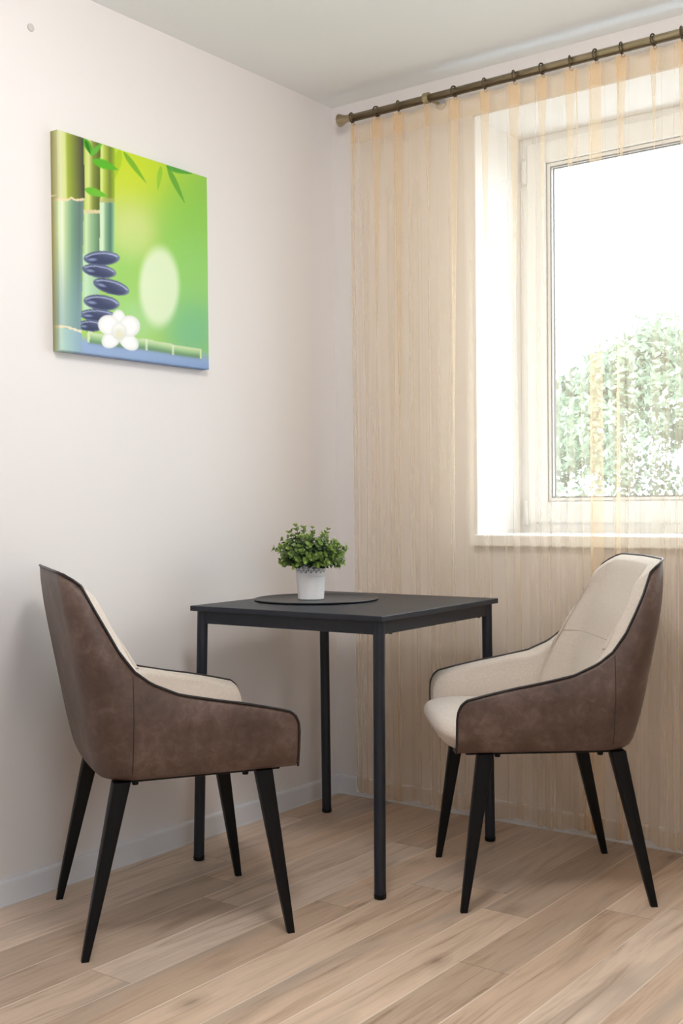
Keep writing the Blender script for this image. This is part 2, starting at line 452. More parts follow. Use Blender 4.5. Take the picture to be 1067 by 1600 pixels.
# ------------------------------------------------------------------ curtain rod, rings, curtain
RODY, RODZ, RODR = -.09, 2.388, .0112
rod = empty('curtain_rod', (.15, RODY, RODZ))
tag(rod, 'antique brass curtain rod with a flared end along the window wall', 'curtain rod')
tube('pole', [(0, 0, 0), (2.75, 0, 0)], RODR, M['brass'], rod, 20)
bm = bmesh.new()
add_box(bm, (.004, -.0035, -.0150), (2.745, .0035, -.0105))
bobj('runner_track', bm, M['brass_dark'], rod)
for s, x0 in ((-1, 0), (1, 2.75)):
    prof = [(.0125, .006), (.0150, .004), (.0152, -.004), (.0128, -.006), (.0125, -.016), (.0140, -.026), (.0180, -.038), (.0225, -.049), (.0222, -.0515), (.001, -.0520)]
    prof = [(r, x0 + (h if s < 0 else -h)) for r, h in prof]
    lathe('finial', prof, M['brass'], rod, 28, axis='x')
for bx in (.31, 2.3):
    bm = bmesh.new()
    add_lathe(bm, [(.0128, bx - .011), (.0172, bx - .010), (.0178, bx), (.0172, bx + .010), (.0128, bx + .011)], 24, axis='x')
    add_tube(bm, [(bx, .014, -.002), (bx, .085, .004)], .006, 10)
    br = bobj('bracket', bm, M['brass'], rod, True); autosmooth(br, 40)
    lathe('wall_rosette', [(.019, .0898), (.019, .082), (.012, .076), (.007, .070)], M['steel'], br, 24, (bx, 0, .004), axis='y')

ring_x = [.152, .257, .346, .565, .678, .783, .880, .974, 1.058, 1.140, 1.238, 1.322]
ordn = ['first', 'second', 'third', 'fourth', 'fifth', 'sixth', 'seventh', 'eighth', 'ninth', 'tenth', 'eleventh', 'twelfth']
def make_ring():
    root = empty('curtain_ring', (0, RODY, RODZ))
    pts = [(0, .0165 * math.cos(a), .0165 * math.sin(a) - .001) for a in [2 * PI * k / 28 for k in range(28)]]
    tube('ring_band', pts, .0024, M['brass_dark'], root, 8, True)
    tube('hook', [(0, 0, -.0185), (0, .001, -.024), (.004, .002, -.029), (.009, .002, -.027), (.010, .002, -.022)], .0013, M['brass_dark'], root, 6)
    return root
r0 = make_ring()
for i, x in enumerate(ring_x):
    if i == 0: r = r0
    else:
        r = r0.copy(); COL.objects.link(r)
        for ch in list(r0.children):
            c = ch.copy(); COL.objects.link(c); c.parent = r
    r.location = (x, RODY, RODZ); r.rotation_euler = (0, 0, math.radians([6, -14, 12, -8, 4, 9, -5, 16, -7, 3, -10, 5][i]))
    tag(r, '%s dark brass curtain ring counting from the flared rod end' % ordn[i], 'curtain ring', 'brass rings holding the sheer curtain')

def make_curtain():
    rnd = random.Random(5)
    X0, X1 = .146, 2.28
    allrings = ring_x[:3] + [.460] + ring_x[3:] + [1.42, 1.51, 1.61, 1.70, 1.79, 1.89, 1.98, 2.08, 2.17, 2.26, 2.36, 2.45, 2.55, 2.65]
    folds = []
    for i, r in enumerate(allrings):
        folds.append(dict(c=r, o0=rnd.uniform(.006, .013), o1=rnd.choice([-.027, -.022, -.018, -.014, .014]), a0=rnd.uniform(.007, .010), a1=rnd.uniform(.012, .022),
                          dr=rnd.uniform(-.014, .014), bow=rnd.uniform(-.006, .006), m0=rnd.uniform(-.003, .003), m1=rnd.uniform(-.014, .014), mx=rnd.uniform(-.012, .012), ph=rnd.uniform(0, 6)))
    extra = []
    for f, g in zip(folds, folds[1:]):
        extra.append(dict(c=(f['c'] + g['c']) / 2 + rnd.uniform(-.012, .012), o0=-.020, o1=rnd.choice([-.022, -.018, -.013, -.009]), a0=rnd.uniform(.0005, .003), a1=rnd.uniform(.006, .015),
                          dr=rnd.uniform(-.014, .014), bow=rnd.uniform(-.006, .006), m0=0, m1=rnd.uniform(-.008, .008), mx=rnd.uniform(-.006, .006), ph=rnd.uniform(0, 6)))
    folds = sorted(folds + extra, key=lambda d: d['c'])
    ZT, ZB = RODZ - .021, .037
    SEG = 9
    def controls(v):
        """plan of the cloth at one height: an S-fold under every ring, slack cloth between"""
        e = 1 - math.exp(-v * 3.2); pts = []
        for i, f in enumerate(folds):
            edge = 0 if i == 0 else 1
            c = f['c'] + f['dr'] * v * edge + f['bow'] * math.sin(PI * v) * edge + (.010 * v if i == 0 else 0)
            o = f['o0'] + (f['o1'] - f['o0']) * e + .003 * math.sin(f['ph'] + 5 * v)
            a = f['a0'] + (f['a1'] - f['a0']) * e
            if i == 0: pts.append((c - .006, -.004))
            pts.append((c + o, a)); pts.append((c - o + (.012 if i == 0 else 0), -a))
            if i + 1 < len(folds):
                g = folds[i + 1]; cn = g['c'] + g['dr'] * v
                pts.append(((c + cn) / 2 + f['mx'] * e, f['m0'] + (f['m1'] - f['m0']) * e))
        return pts
    def row(v):
        P = controls(v); out = []
        n = len(P)
        for i in range(n - 1):
            p0, p1, p2, p3 = P[max(0, i - 1)], P[i], P[i + 1], P[min(n - 1, i + 2)]
            for k in range(SEG + (1 if i == n - 2 else 0)):
                t = k / SEG
                q = [.5 * (2 * p1[d] + (p2[d] - p0[d]) * t + (2 * p0[d] - 5 * p1[d] + 4 * p2[d] - p3[d]) * t * t + (3 * p1[d] - p0[d] - 3 * p2[d] + p3[d]) * t ** 3) for d in (0, 1)]
                near = min(abs(q[0] - r) for r in allrings)
                sag = .012 * (1 - math.exp(-(near / .03) ** 2)) * math.exp(-v * 30)
                z = ZT + (ZB - ZT) * v - sag
                if v > .9: z += .007 * math.sin(q[0] * 31 + 2) * (v - .9) * 10
                out.append((q[0], RODY + q[1] - .004 * v, z))
        return out
    N = len(row(0)) - 1
    root = empty('sheer_curtain', (X0, RODY, 0))
    off = Vector((X0, RODY, 0))
    def sheet(name, v0, v1, rows, mat, dy=0, parent=root):
        vs, fs = [], []
        for j in range(rows + 1):
            v = v0 + (v1 - v0) * j / rows
            for q in row(v):
                p = Vector(q) - off
                p.y += dy; vs.append(p)
        for j in range(rows):
            for i in range(N):
                k = j * (N + 1) + i; fs.append((k, k + 1, k + N + 2, k + N + 1))
        return obj(name, vs, fs, mat, parent)
    sheet('voile', 0, 1, 64, M['voile'])
    o = sheet('heading_tape', .001, .030, 5, M['voile_band'], .0018)
    o = sheet('hem', .978, .9995, 3, M['voile_band'], .0018)
    tag(root, 'sheer pale beige curtain hanging in folds from the brass rod over the window', 'curtain')
make_curtain()

# ------------------------------------------------------------------ canvas print on the left wall
def make_canvas():
    y0, y1, z0, z1, D = -1.2777, -.6904, 1.4718, 2.0699, .030
    # the printed picture: where each motif lies on the sheet (sheet units measured on a 1067-wide layout)
    TL, TR, BL, BR = (107, 45), (968, 320), (128, 1325), (990, 1415)
    # homography unit square -> layout
    (ax, ay), (bx, by), (dx, dy), (cx, cy) = TL, TR, BL, BR
    sx, sy = ax - bx + cx - dx, ay - by + cy - dy
    d1x, d1y, d2x, d2y = bx - cx, by - cy, dx - cx, dy - cy
    den = d1x * d2y - d2x * d1y
    g = (sx * d2y - d2x * sy) / den; h = (d1x * sy - sx * d1y) / den
    def lay(s, t):
        w = g * s + h * t + 1
        return ((bx - ax + g * bx) * s + (dx - ax + h * dx) * t + ax) / w, ((by - ay + g * by) * s + (dy - ay + h * dy) * t + ay) / w
    def lin(c): return tuple(((x / 255) / 12.92 if x < 10 else ((x / 255 + .055) / 1.055) ** 2.4) for x in c)
    def mixc(a, b, f): f = max(0, min(1, f)); return tuple(p + (q - p) * f for p, q in zip(a, b))
    def sm(e0, e1, x):
        f = max(0, min(1, (x - e0) / (e1 - e0))); return f * f * (3 - 2 * f)
    def ell(x, y, c, r, ang=0):
        a = math.radians(ang); u, v = x - c[0], y - c[1]
        u, v = u * math.cos(a) + v * math.sin(a), -u * math.sin(a) + v * math.cos(a)
        return math.sqrt((u / r[0]) ** 2 + (v / r[1]) ** 2), u / r[0], v / r[1]
    def leaf(x, y, a, b, w):
        L = math.hypot(b[0] - a[0], b[1] - a[1]); ux, uy = (b[0] - a[0]) / L, (b[1] - a[1]) / L
        u = (x - a[0]) * ux + (y - a[1]) * uy; v = -(x - a[0]) * uy + (y - a[1]) * ux
        if u < 0 or u > L: return 0
        hw = w * math.sin(PI * (u / L) ** .7)
        return 1 - sm(hw * .6, hw + 2, abs(v))
    def stalk(c, f, stops):
        return tuple(interp(f, [(p, q[i]) for p, q in stops]) for i in range(3))
    blobs = [((560, 290), (230, 170), (204, 216, 40), 1.0), ((640, 210), (260, 90), (188, 212, 40), .7), ((880, 470), (200, 300), (134, 196, 76), .8), ((900, 850), (160, 260), (142, 206, 120), .8),
             ((900, 1180), (130, 170), (112, 182, 150), .9), ((520, 560), (150, 170), (205, 215, 130), .75), ((510, 850), (110, 230), (150, 205, 110), .7), ((560, 1130), (120, 120), (165, 215, 160), .7)]
    def color(s, t):
        x, y = lay(s, t)
        wsum, c = .25, (.25 * 165, .25 * 206, .25 * 100)
        for cc, r, k, a in blobs:
            d = ell(x, y, cc, r)[0]; w = a * math.exp(-d * d * 1.1)
            c = tuple(p + q * w for p, q in zip(c, k)); wsum += w
        c = tuple(p / wsum for p in c)
        d = ell(x, y, (700, 945), (125, 250))[0]; c = mixc(c, (222, 236, 205), (1 - sm(.72, 1.08, d)) * .92)
        d = ell(x, y, (555, 640), (150, 180))[0]; c = mixc(c, (220, 226, 160), (1 - sm(.3, 1.2, d)) * .35)
        # soft leaves top right
        for a, b, w, k, o in (((490, 175), (622, 352), 17, (104, 168, 40), .8), ((705, 255), (688, 395), 16, (124, 186, 52), .6), ((742, 262), (842, 465), 18, (92, 160, 52), .85),
                              ((735, 255), (885, 300), 24, (70, 150, 60), .85), ((470, 160), (430, 350), 30, (140, 185, 30), .5)):
            c = mixc(c, k, leaf(x, y, a, b, w) * o)
        # table surface
        yb_ = 1225 + (x - 128) * .125
        c = mixc(c, (146, 170, 208), sm(yb_ - 30, yb_ + 40, y))
        c = mixc(c, (120, 150, 200), sm(1330, 1420, y) * .5)
        # thin stalks
        if 352 < x < 444 and y < 775:
            f = (x - 352) / 88
            k = stalk(c, f, [(0, (160, 185, 70)), (.15, (214, 226, 140)), (.3, (178, 196, 84)), (.7, (112, 132, 46)), (1, (150, 180, 50))])
            if y > 462: k = stalk(c, f, [(0, (196, 222, 190)), (.25, (206, 228, 196)), (.45, (128, 170, 130)), (.75, (82, 122, 108)), (1, (150, 200, 150))])
            if 440 < y < 466: k = mixc(k, (176, 176, 120), .6)
            c = mixc(c, k, sm(352, 356, x) * (1 - sm(436, 446, x)))
        if 258 < x < 356 and y < 1100:
            f = (x - 258) / 96
            k = stalk(c, f, [(0, (120, 140, 50)), (.14, (196, 210, 120)), (.35, (206, 216, 132)), (.6, (130, 144, 66)), (1, (86, 96, 40))])
            if y > 520: k = stalk(c, f, [(0, (150, 190, 120)), (.2, (202, 224, 180)), (.5, (146, 184, 140)), (1, (96, 130, 100))])
            if y > 760: k = mixc(k, (186, 222, 190), .7)
            if 508 < y < 528: k = (214, 202, 160)
            c = k
        for a, b, w, k in (((262, 95), (318, 205), 22, (78, 160, 36)), ((300, 195), (372, 122), 18, (96, 176, 60)), ((312, 222), (462, 278), 30, (88, 176, 40)), ((268, 388), (405, 432), 27, (104, 182, 50)), ((270, 110), (300, 190), 10, (40, 120, 30))):
            c = mixc(c, k, leaf(x, y, a, b, w))
        # thick stalk at the left edge
        xr = interp(y, [(40, 257), (445, 269), (460, 262), (1190, 252), (1400, 262)])
        if x < xr:
            xl = 107 + (y - 45) * .0164; f = (x - xl) / (xr - xl)
            if y < 448: k = stalk(c, f, [(0, (196, 200, 150)), (.10, (212, 216, 168)), (.28, (206, 214, 140)), (.38, (152, 172, 62)), (.62, (122, 134, 60)), (.86, (88, 92, 60)), (1, (64, 66, 52))])
            else:
                k = stalk(c, f, [(0, (206, 222, 176)), (.16, (222, 232, 206)), (.30, (178, 204, 150)), (.55, (118, 156, 128)), (.85, (96, 122, 116)), (1, (112, 140, 130))])
                k = mixc(k, (140, 172, 184), sm(600, 1200, y) * .65)
            if y > 1195 + (x - 128) * .12: k = mixc(stalk(c, f, [(0, (200, 226, 196)), (.3, (170, 204, 190)), (1, (136, 166, 190))]), (150, 178, 200), .3)
            nb = 443 + 6 * math.sin(f * PI) - 14 * math.exp(-((x - 190) / 14) ** 2)
            if abs(y - nb - 4) < 7: k = mixc(k, (232, 212, 176), .9)
            if abs(y - (1186 + max(0, f - .3) * 40)) < 7: k = mixc(k, (232, 222, 190), .9)
            c = k
        # pebbles
        for cc, r, an in (((305, 1178), (72, 34), 2), ((345, 1116), (102, 36), 2), ((368, 1042), (103, 44), 6), ((424, 950), (106, 42), 15), ((354, 860), (98, 38), 8), ((368, 786), (103, 42), -2)):
            d, u, v = ell(x, y, cc, r, an)
            if d < 1.06 and x > xr - 4:
                k = mixc((60, 68, 98), (104, 112, 144), sm(-.3, 1, u * .5 - v * .6))
                k = mixc(k, (176, 190, 224), (1 - sm(.03, .16, abs(ell(x, y, (cc[0], cc[1] + r[1] * .12), (r[0] * .93, r[1] * .80), an)[0] - 1))) * (1 if v < -.15 else .35) * .8)
                k = mixc(k, (160, 176, 214), (1 - sm(.1, .5, math.hypot((u + .55) * 1.2, (v - .15) * 1.6))) * .7)
                c = mixc(c, k, 1 - sm(.96, 1.06, d))
        # lying stick
        ax_, ay_, bx_, by_ = 288, 1243, 944, 1322
        f = (x - ax_) / (bx_ - ax_)
        if 0 <= f <= 1:
            ym_ = ay_ + (by_ - ay_) * f + 4 * math.sin(f * 9); hw = 33 - 4 * f
            q = (y - ym_) / hw
            if abs(q) < 1:
                k = stalk(c, (q + 1) / 2, [(0, (200, 218, 180)), (.2, (192, 216, 168)), (.5, (150, 190, 140)), (.8, (112, 152, 112)), (1, (120, 150, 140))])
                for nx in (630, 782): k = mixc(k, (222, 232, 206), math.exp(-((x - nx) / 6) ** 2) * .9)
                if f < .02 or f > .985: k = (206, 222, 170)
                c = k
            elif 1 <= q < 1.6: c = mixc(c, (104, 128, 168), .5 * (1.6 - q))
        # orchid
        for cc, r, an in (((468, 1140), (40, 58), 0), ((424, 1256), (58, 46), -35), ((528, 1266), (62, 44), 35), ((412, 1172), (64, 58), 15), ((528, 1176), (64, 62), -15), ((470, 1205), (46, 50), 0)):
            d, u, v = ell(x, y, cc, r, an)
            if d < 1.05:
                k = mixc((246, 246, 246), (222, 226, 226), sm(.45, 1, d) * .8)
                dc = math.hypot(x - 472, y - 1222); k = mixc(k, (206, 212, 196), (1 - sm(8, 60, dc)) * .6)
                c = mixc(c, k, 1 - sm(.95, 1.05, d))
        d = ell(x, y, (472, 1228), (22, 26))[0]
        if d < 1: c = mixc(c, (226, 226, 190), .8 * (1 - d * d))
        return lin(c)
    root_o = None
    n = 230
    verts, cols, faces = [], [], []
    for j in range(n + 1):
        for i in range(n + 1):
            s, t = i / n, j / n
            # canvas edge slightly rounded
            e = min(s, 1 - s, t, 1 - t) * .59
            px = D - (.0022 * (1 - min(1, e / .004)) ** 2)
            verts.append((px, y0 + (y1 - y0) * s, z1 - (z1 - z0) * t)); cols.append((*color(s, t), 1))
    for j in range(n):
        for i in range(n):
            k = j * (n + 1) + i; faces.append((k, k + n + 1, k + n + 2, k + 1))
    # wrapped edges: the print runs on round the sides
    border = [(i, 0) for i in range(n)] + [(n, j) for j in range(n)] + [(i, n) for i in range(n, 0, -1)] + [(0, j) for j in range(n, 0, -1)]
    b0 = len(verts)
    for i, j in border:
        p = verts[j * (n + 1) + i]; verts.append((.0008, p[1], p[2]))
        c = cols[j * (n + 1) + i]
        if i == 0:
            g_ = lin((150, 144, 78)) if abs(j / n - .293) > .006 else lin((215, 200, 165))
            c = (*g_, 1)
        cols.append(c)
    m = len(border)
    for k in range(m):
        i, j = border[k]; i2, j2 = border[(k + 1) % m]
        faces.append((j * (n + 1) + i, j2 * (n + 1) + i2, b0 + (k + 1) % m, b0 + k))
    faces.append(tuple(range(b0, b0 + m)))
    o = obj('canvas_picture', verts, faces, M['print'], None, smooth=False)
    at = o.data.color_attributes.new('print', 'FLOAT_COLOR', 'POINT')
    at.data.foreach_set('color', [x for c in cols for x in c])
    tag(o, 'square green canvas print of bamboo, pebbles and a white orchid on the left wall', 'picture')
make_canvas()

# ------------------------------------------------------------------ table
def make_table():
    cx, cy, rot = .4546, -.5462, .040
    root = empty('dining_table', (cx, cy, 0), rot)
    T, th, h = .752, .0155, .335
    inv = Matrix.Rotation(-rot, 3, 'Z')
    box('tabletop', (-h, -h, T - th), (h, h, T), M['table_black'], root, .0022, 2)
    feet = {(1, -1): (.778, -.851), (1, 1): (.755, -.222), (-1, -1): (.150, -.885), (-1, 1): (.135, -.246)}
    k = h - .0265
    for (a, b), f in feet.items():
        fl = inv @ Vector((f[0] - cx, f[1] - cy, 0))
        top = Vector((a * k, b * k, T - th))
        lg = tube('leg', [fl + Vector((0, 0, .012)), fl.lerp(top, .5) + Vector((0, 0, .006)), top], .0158, M['table_black'], root, 24)
        autosmooth(lg, 40)
        lathe('foot_cap', [(.012, 0), (.0162, .002), (.0166, .013), (.0160, .0135)], M['black_metal'], lg, 24, (fl.x, fl.y, 0))
    a0, z0, z1 = h - .019, T - th - .037, T - th
    for (p, q) in (((-k + .01, -a0, z0), (k - .01, -a0 + .018, z1)), ((-k + .01, a0 - .018, z0), (k - .01, a0, z1)),
                   ((-a0, -k + .01, z0), (-a0 + .018, k - .01, z1)), ((a0 - .018, -k + .01, z0), (a0, k - .01, z1))):
        box('apron', p, q, M['table_black'], root, .0012)
    for bx in (-k + .055, k - .055):
        for s in (-1, 1):
            lathe('bolt', [(.004, 0), (.005, .001), (.005, .004)], M['black_metal'], root, 10, (s * (h - .026), bx, z0 - .003))
    tag(root, 'square black dining table with four round legs between the two chairs', 'table')
make_table()

# round mat on the table
MX, MY, MZ = .325, -.535, .7522
o = lathe('place_mat', [(.001, 0), (.186, 0), (.1915, .0018), (.1925, .0042), (.1905, .0062), (.187, .0058), (.183, .0036), (.001, .0034)], M['mat_black'], n=96)
o.location = (MX, MY, MZ); autosmooth(o, 50)
tag(o, 'round glossy black place mat lying on the square table', 'place mat')

# ------------------------------------------------------------------ potted plant
def make_plant():
    rnd = random.Random(21)
    px, py, pz = .326, -.563, MZ + .0036
    root = empty('potted_plant', (px, py, pz))
    hgt, r0, r1 = .110, .0400, .0480
    zl = .072                                        # the lace band starts here
    rr = lambda z: r0 + (r1 - r0) * z / hgt
    pot = lathe('pot', [(.001, 0), (r0 - .003, 0), (r0, .002), (rr(zl), zl), (rr(zl) - .0018, zl), (r0 - .003, .006), (.001, .006)], M['pot'], root, 64)
    autosmooth(pot, 40)
    # pierced lace rim: a wall with flower-shaped openings
    nu, nv = 252, 26
    def hole(u, v):
        for row, zc, offs, n_ in ((0, .40, 0, 18), (1, .72, .5, 18)):
            a = (u * n_ + offs) % 1.0 - .5
            x, y = a * 2 * PI * .047 / n_, (v - zc) * (hgt - zl)
            ang = math.atan2(y, x); r = math.hypot(x, y)
            if .0009 < r < .0054 * (.72 + .28 * math.cos(5 * ang)) and abs((ang * 5 / (2 * PI)) % 1 - .5) > .13: return True
            a2 = (u * n_ + offs + .5) % 1.0 - .5
            if math.hypot(a2 * 2 * PI * .047 / n_, y - .0048) < .0021: return True
        return False
    verts, faces = [], []
    scal = lambda u: .0035 * abs(math.sin(u * 18 * PI))
    for j in range(nv + 1):
        for i in range(nu):
            v = j / nv; u = i / nu
            z = zl + (hgt - zl - .0035) * v + scal(u) * v
            r = rr(z); a = 2 * PI * u
            verts.append((r * math.cos(a), r * math.sin(a), z))
    for j in range(nv):
        for i in range(nu):
            u, v = (i + .5) / nu, (j + .5) / nv
            if 2 < j and hole(u, v): continue
            faces.append((j * nu + i, j * nu + (i + 1) % nu, (j + 1) * nu + (i + 1) % nu, (j + 1) * nu + i))
    o = obj('lace_rim', verts, faces, M['pot'], pot)
    so = o.modifiers.new('thick', 'SOLIDIFY'); so.thickness = .0012; so.offset = -1
    lathe('soil', [(.001, .0), (rr(.06) - .004, 0), (rr(.06) - .003, .004), (.001, .010)], M['soil'], root, 32, (0, 0, .064))
    # sprigs with opposite pairs of small oval leaves
    sb = bmesh.new(); verts, faces, cols = [], [], []
    def leaf(p, d, up, L, col):
        d = d.normalized(); sd = d.cross(up).normalized(); n = sd.cross(d).normalized(); k = len(verts)
        W = L * .36
        pts = [(0, 0, 0), (.3, .75, .05), (.62, 1, .03), (.88, .55, -.05), (1, 0, -.12), (.88, -.55, -.05), (.62, -1, .03), (.3, -.75, .05), (.5, 0, -.06)]
        for a, b, c in pts: verts.append(p + d * L * a + sd * W * b + n * L * c)
        for q in ((0, 1, 8), (1, 2, 8), (2, 3, 8), (3, 4, 8), (4, 5, 8), (5, 6, 8), (6, 7, 8), (7, 0, 8)): faces.append(tuple(k + x for x in q))
        cols.extend([col] * 9)
    NS = 150
    for i in range(NS):
        # ends spread over a wide flat dome
        el = math.asin(min(1, (i + .5) / NS * 1.0)); az = i * 2.399963 + rnd.uniform(-.25, .25)
        el = max(-.06, el * 1.02 - .10) + rnd.uniform(-.06, .06)
        reach = Vector((math.cos(az) * math.cos(el) * .116, math.sin(az) * math.cos(el) * .116, .074 + .092 * math.sin(el) + .012))
        reach *= rnd.uniform(.72, 1.03)
        if i > 136: reach.z += .012
        b = Vector((math.cos(az) * .022 * rnd.random(), math.sin(az) * .022 * rnd.random(), .068))
        tip = Vector((reach.x, reach.y, .046 + reach.z * .96))
        mid = b.lerp(tip, .5) + Vector((0, 0, .012 + .012 * (1 - math.sin(max(0, el)))))
        pts = [b, b.lerp(mid, .5) + Vector((0, 0, .003)), mid, mid.lerp(tip, .5) + Vector((0, 0, .002)), tip]
        add_tube(sb, pts, [.0012, .0011, .001, .0008, .0005], 5)
        nw = 7
        for k in range(nw):
            f = .34 + .66 * k / (nw - 1)
            q = f * 4; a = min(3, int(q)); p = pts[a].lerp(pts[a + 1], q - a); d = (pts[a + 1] - pts[a]).normalized()
            side = d.cross(Vector((math.sin(i), math.cos(i), .3))).normalized()
            side.rotate(Matrix.Rotation(k * 1.57 + i, 3, d))
            young = sm_(f) * rnd.uniform(.5, 1.1)
            base = Vector((.032, .085, .026)); tipc = Vector((.33, .47, .11))
            c = base.lerp(tipc, max(0, min(1, young * .85))) * rnd.uniform(.75, 1.2)
            L = rnd.uniform(.016, .0235) * (1.05 - .35 * f)
            for s in (-1, 1):
                leaf(p, side * s + d * (.55 + .5 * f), d, L, (*c, 1))
        for s in range(3):
            dd = pts[4] - pts[3]; t = dd.orthogonal(); t.rotate(Matrix.Rotation(s * 2.1, 3, dd.normalized()))
            leaf(tip, dd.normalized() + t.normalized() * .5, t, .010, (.33, .46, .10, 1))
    bobj('stems', sb, M['stem'], root, True)
    f = obj('foliage', verts, faces, M['leaf'], root)
    at = f.data.color_attributes.new('tint', 'FLOAT_COLOR', 'POINT')
    at.data.foreach_set('color', [x for c in cols for x in c])
    tag(root, 'small bushy green plant in a white pot with a pierced lace rim on the table', 'potted plant')
def sm_(f): f = max(0, min(1, (f - .55) / .45)); return f * f
make_plant()

# ------------------------------------------------------------------ chairs
def make_chair(loc, rz):
    root = empty('dining_chair', loc, rz)
    yb = lambda z: interp(z, [(.40, -.208), (.48, -.224), (.586, -.241), (.70, -.261), (.80, -.280), (.86, -.290), (.90, -.295)])
    wd = lambda z: interp(z, [(.40, .246), (.45, .258), (.55, .270), (.66, .266), (.72, .262), (.78, .252), (.84, .232), (.87, .216), (.90, .204)])
    YF, ZB = .264, .404
    RC = lambda z: interp(z, [(.40, .10), (.6, .085), (.75, .06), (.88, .042)])
    rim_pts = sorted([(.264, .496), (.2625, .514), (.256, .532), (.242, .546), (.19, .559), (.12, .5745), (.065, .584), (-.03, .604), (-.095, .633), (-.135, .664), (-.17, .713), (-.2, .770), (-.215, .799), (-.238, .839), (-.252, .862), (-.262, .875)])
    zr = lambda y: interp(y, rim_pts)
    arc_rim = [(0, .862), (20, .876), (45, .887), (70, .892), (90, .893)]
    # columns: ('s', t) along the side, ('a', deg) round the corner, ('b', f) across the back
    half = [('s', t) for t in (0, .006, .014, .025, .04, .06, .09, .13, .18, .24, .30, .37, .44, .51, .58, .65, .70, .74, .78, .81, .84, .87, .895, .92, .94, .96, .98)]
    half += [('a', d) for d in (0, 6, 12, 18, 24, 30, 37, 45, 53, 61, 70, 80)] + [('b', f) for f in (0, .15, .3, .45, .6, .75, .9)]
    def plan(cd, z, w, y_b, rc, yf):
        kind, q = cd
        if kind == 's': return Vector((w, yf + q * (y_b + rc - yf), z)), Vector((1, 0, 0))
        if kind == 'a':
            a = math.radians(q); return Vector((w - rc + rc * math.cos(a), y_b + rc - rc * math.sin(a), z)), Vector((math.cos(a), -math.sin(a), 0))
        x = (w - rc) * (1 - q); return Vector((x, y_b - .004 * (1 - (x / (w - rc)) ** 2), z)), Vector((0, -1, 0))
    def outer(cd, z): return plan(cd, z, wd(z), yb(z), RC(z), YF)
    ths = .036
    thb = lambda z: interp(z, [(.45, .105), (.6, .088), (.75, .062), (.89, .044)])
    def rim(cd, fn=None):
        kind, q = cd
        if kind == 'a': return interp(q, arc_rim)
        if kind == 'b': return .893 + .002 * q
        z = .55
        for _ in range(60):
            y = YF + q * (yb(z) + RC(z) - YF); z = z * .6 + .4 * zr(y)
        return z
    full = [(c, 1) for c in half] + [(('b', 1.0), 1)] + [(c, -1) for c in reversed(half)]
    def inner(cd, z):
        d = max(0., rim(cd) - z - .01); k = min(1, d / .16); k = k * k * (3 - 2 * k)
        a = plan(cd, z, wd(z) - ths, yb(z) + .034, RC(z) * .9, YF - .003)[0]
        b = plan(cd, z, wd(z) - ths, yb(z) + thb(z), RC(z) * .8, YF - .003)[0]
        return a.lerp(b, k)
    def drop(cd):
        if cd == ('s', 0): return 0.
        if cd[0] == 's': return .010 + .022 * max(0, min(1, (cd[1] - .62) / .2))
        if cd[0] == 'a': return .032 - .018 * (cd[1] / 90) ** .7
        return .014
    mir = lambda p, s: Vector((p.x * s, p.y, p.z))
    # ---- leather shell
    rows_low = [(.075, ZB - .001), (.030, ZB), (.012, ZB + .004), (.003, ZB + .014), (0, ZB + .030)]
    nv = 14
    verts = []; ncol = len(full)
    for cd, s in full:
        zt = rim(cd)
        for ins, z in rows_low:
            p, n = outer(cd, z); fade = 1 if cd[0] != 's' else min(1, cd[1] / .05 + .0)
            q = p - n * ins
            verts.append(mir(q, s))
        for k in range(1, nv + 1):
            f = k / nv; z = ZB + .030 + (zt - ZB - .030) * f
            p, n = outer(cd, z)
            edge = 1 if cd[0] != 's' else min(1, cd[1] / .06)
            verts.append(mir(p + n * (.007 if cd[0] == 's' else .007 - .0035 * cd[1] / 90 if cd[0] == 'a' else .0035) * math.sin(PI * f) ** .7 * edge, s))
    nr = len(rows_low) + nv
    faces = [(i * nr + j, (i + 1) * nr + j, (i + 1) * nr + j + 1, i * nr + j + 1) for i in range(ncol - 1) for j in range(nr - 1)]
    sh = obj('leather_shell', verts, faces, M['leather'], root)
    so = sh.modifiers.new('thick', 'SOLIDIFY'); so.thickness = .004; so.offset = -1
    tag(sh, 'brown leather outer shell')
    # ---- rim path: up the front edge of one arm, round the back, down the other
    zf = rim(('s', 0))
    fr = [ZB + .006 + (zf - ZB - .006) * k / 8 for k in range(8)]
    path = [((('s', 0), 1), z) for z in fr] + [((c, s), rim(c)) for c, s in full] + [((('s', 0), -1), z) for z in reversed(fr)]
    Po = [mir(outer(c, z)[0], s) for (c, s), z in path]
    Pi = [mir(inner(c, z - drop(c)), s) for (c, s), z in path]
    rows = 9; verts = []; Ppipe = []
    m = len(path)
    for i in range(m):
        T = (Po[min(i + 1, m - 1)] - Po[max(i - 1, 0)]).normalized(); D = Pi[i] - Po[i]
        n = D.cross(T).normalized()
        if n.z < -.2 or (abs(n.z) <= .2 and n.y < 0): n = -n
        Ppipe.append(Po[i] + n * .0022 - D.normalized() * .001)
        for k in range(rows):
            f = k / (rows - 1)
            verts.append(Po[i] + D * f + n * .0035 * math.sin(PI * f ** .75) ** .7)
    faces = [(i * rows + k, (i + 1) * rows + k, (i + 1) * rows + k + 1, i * rows + k + 1) for i in range(m - 1) for k in range(rows - 1)]
    # inner lining below the rim
    nz = 16; base = len(verts); zlow = .44
    ZS = .668                                    # cross seam of the backrest
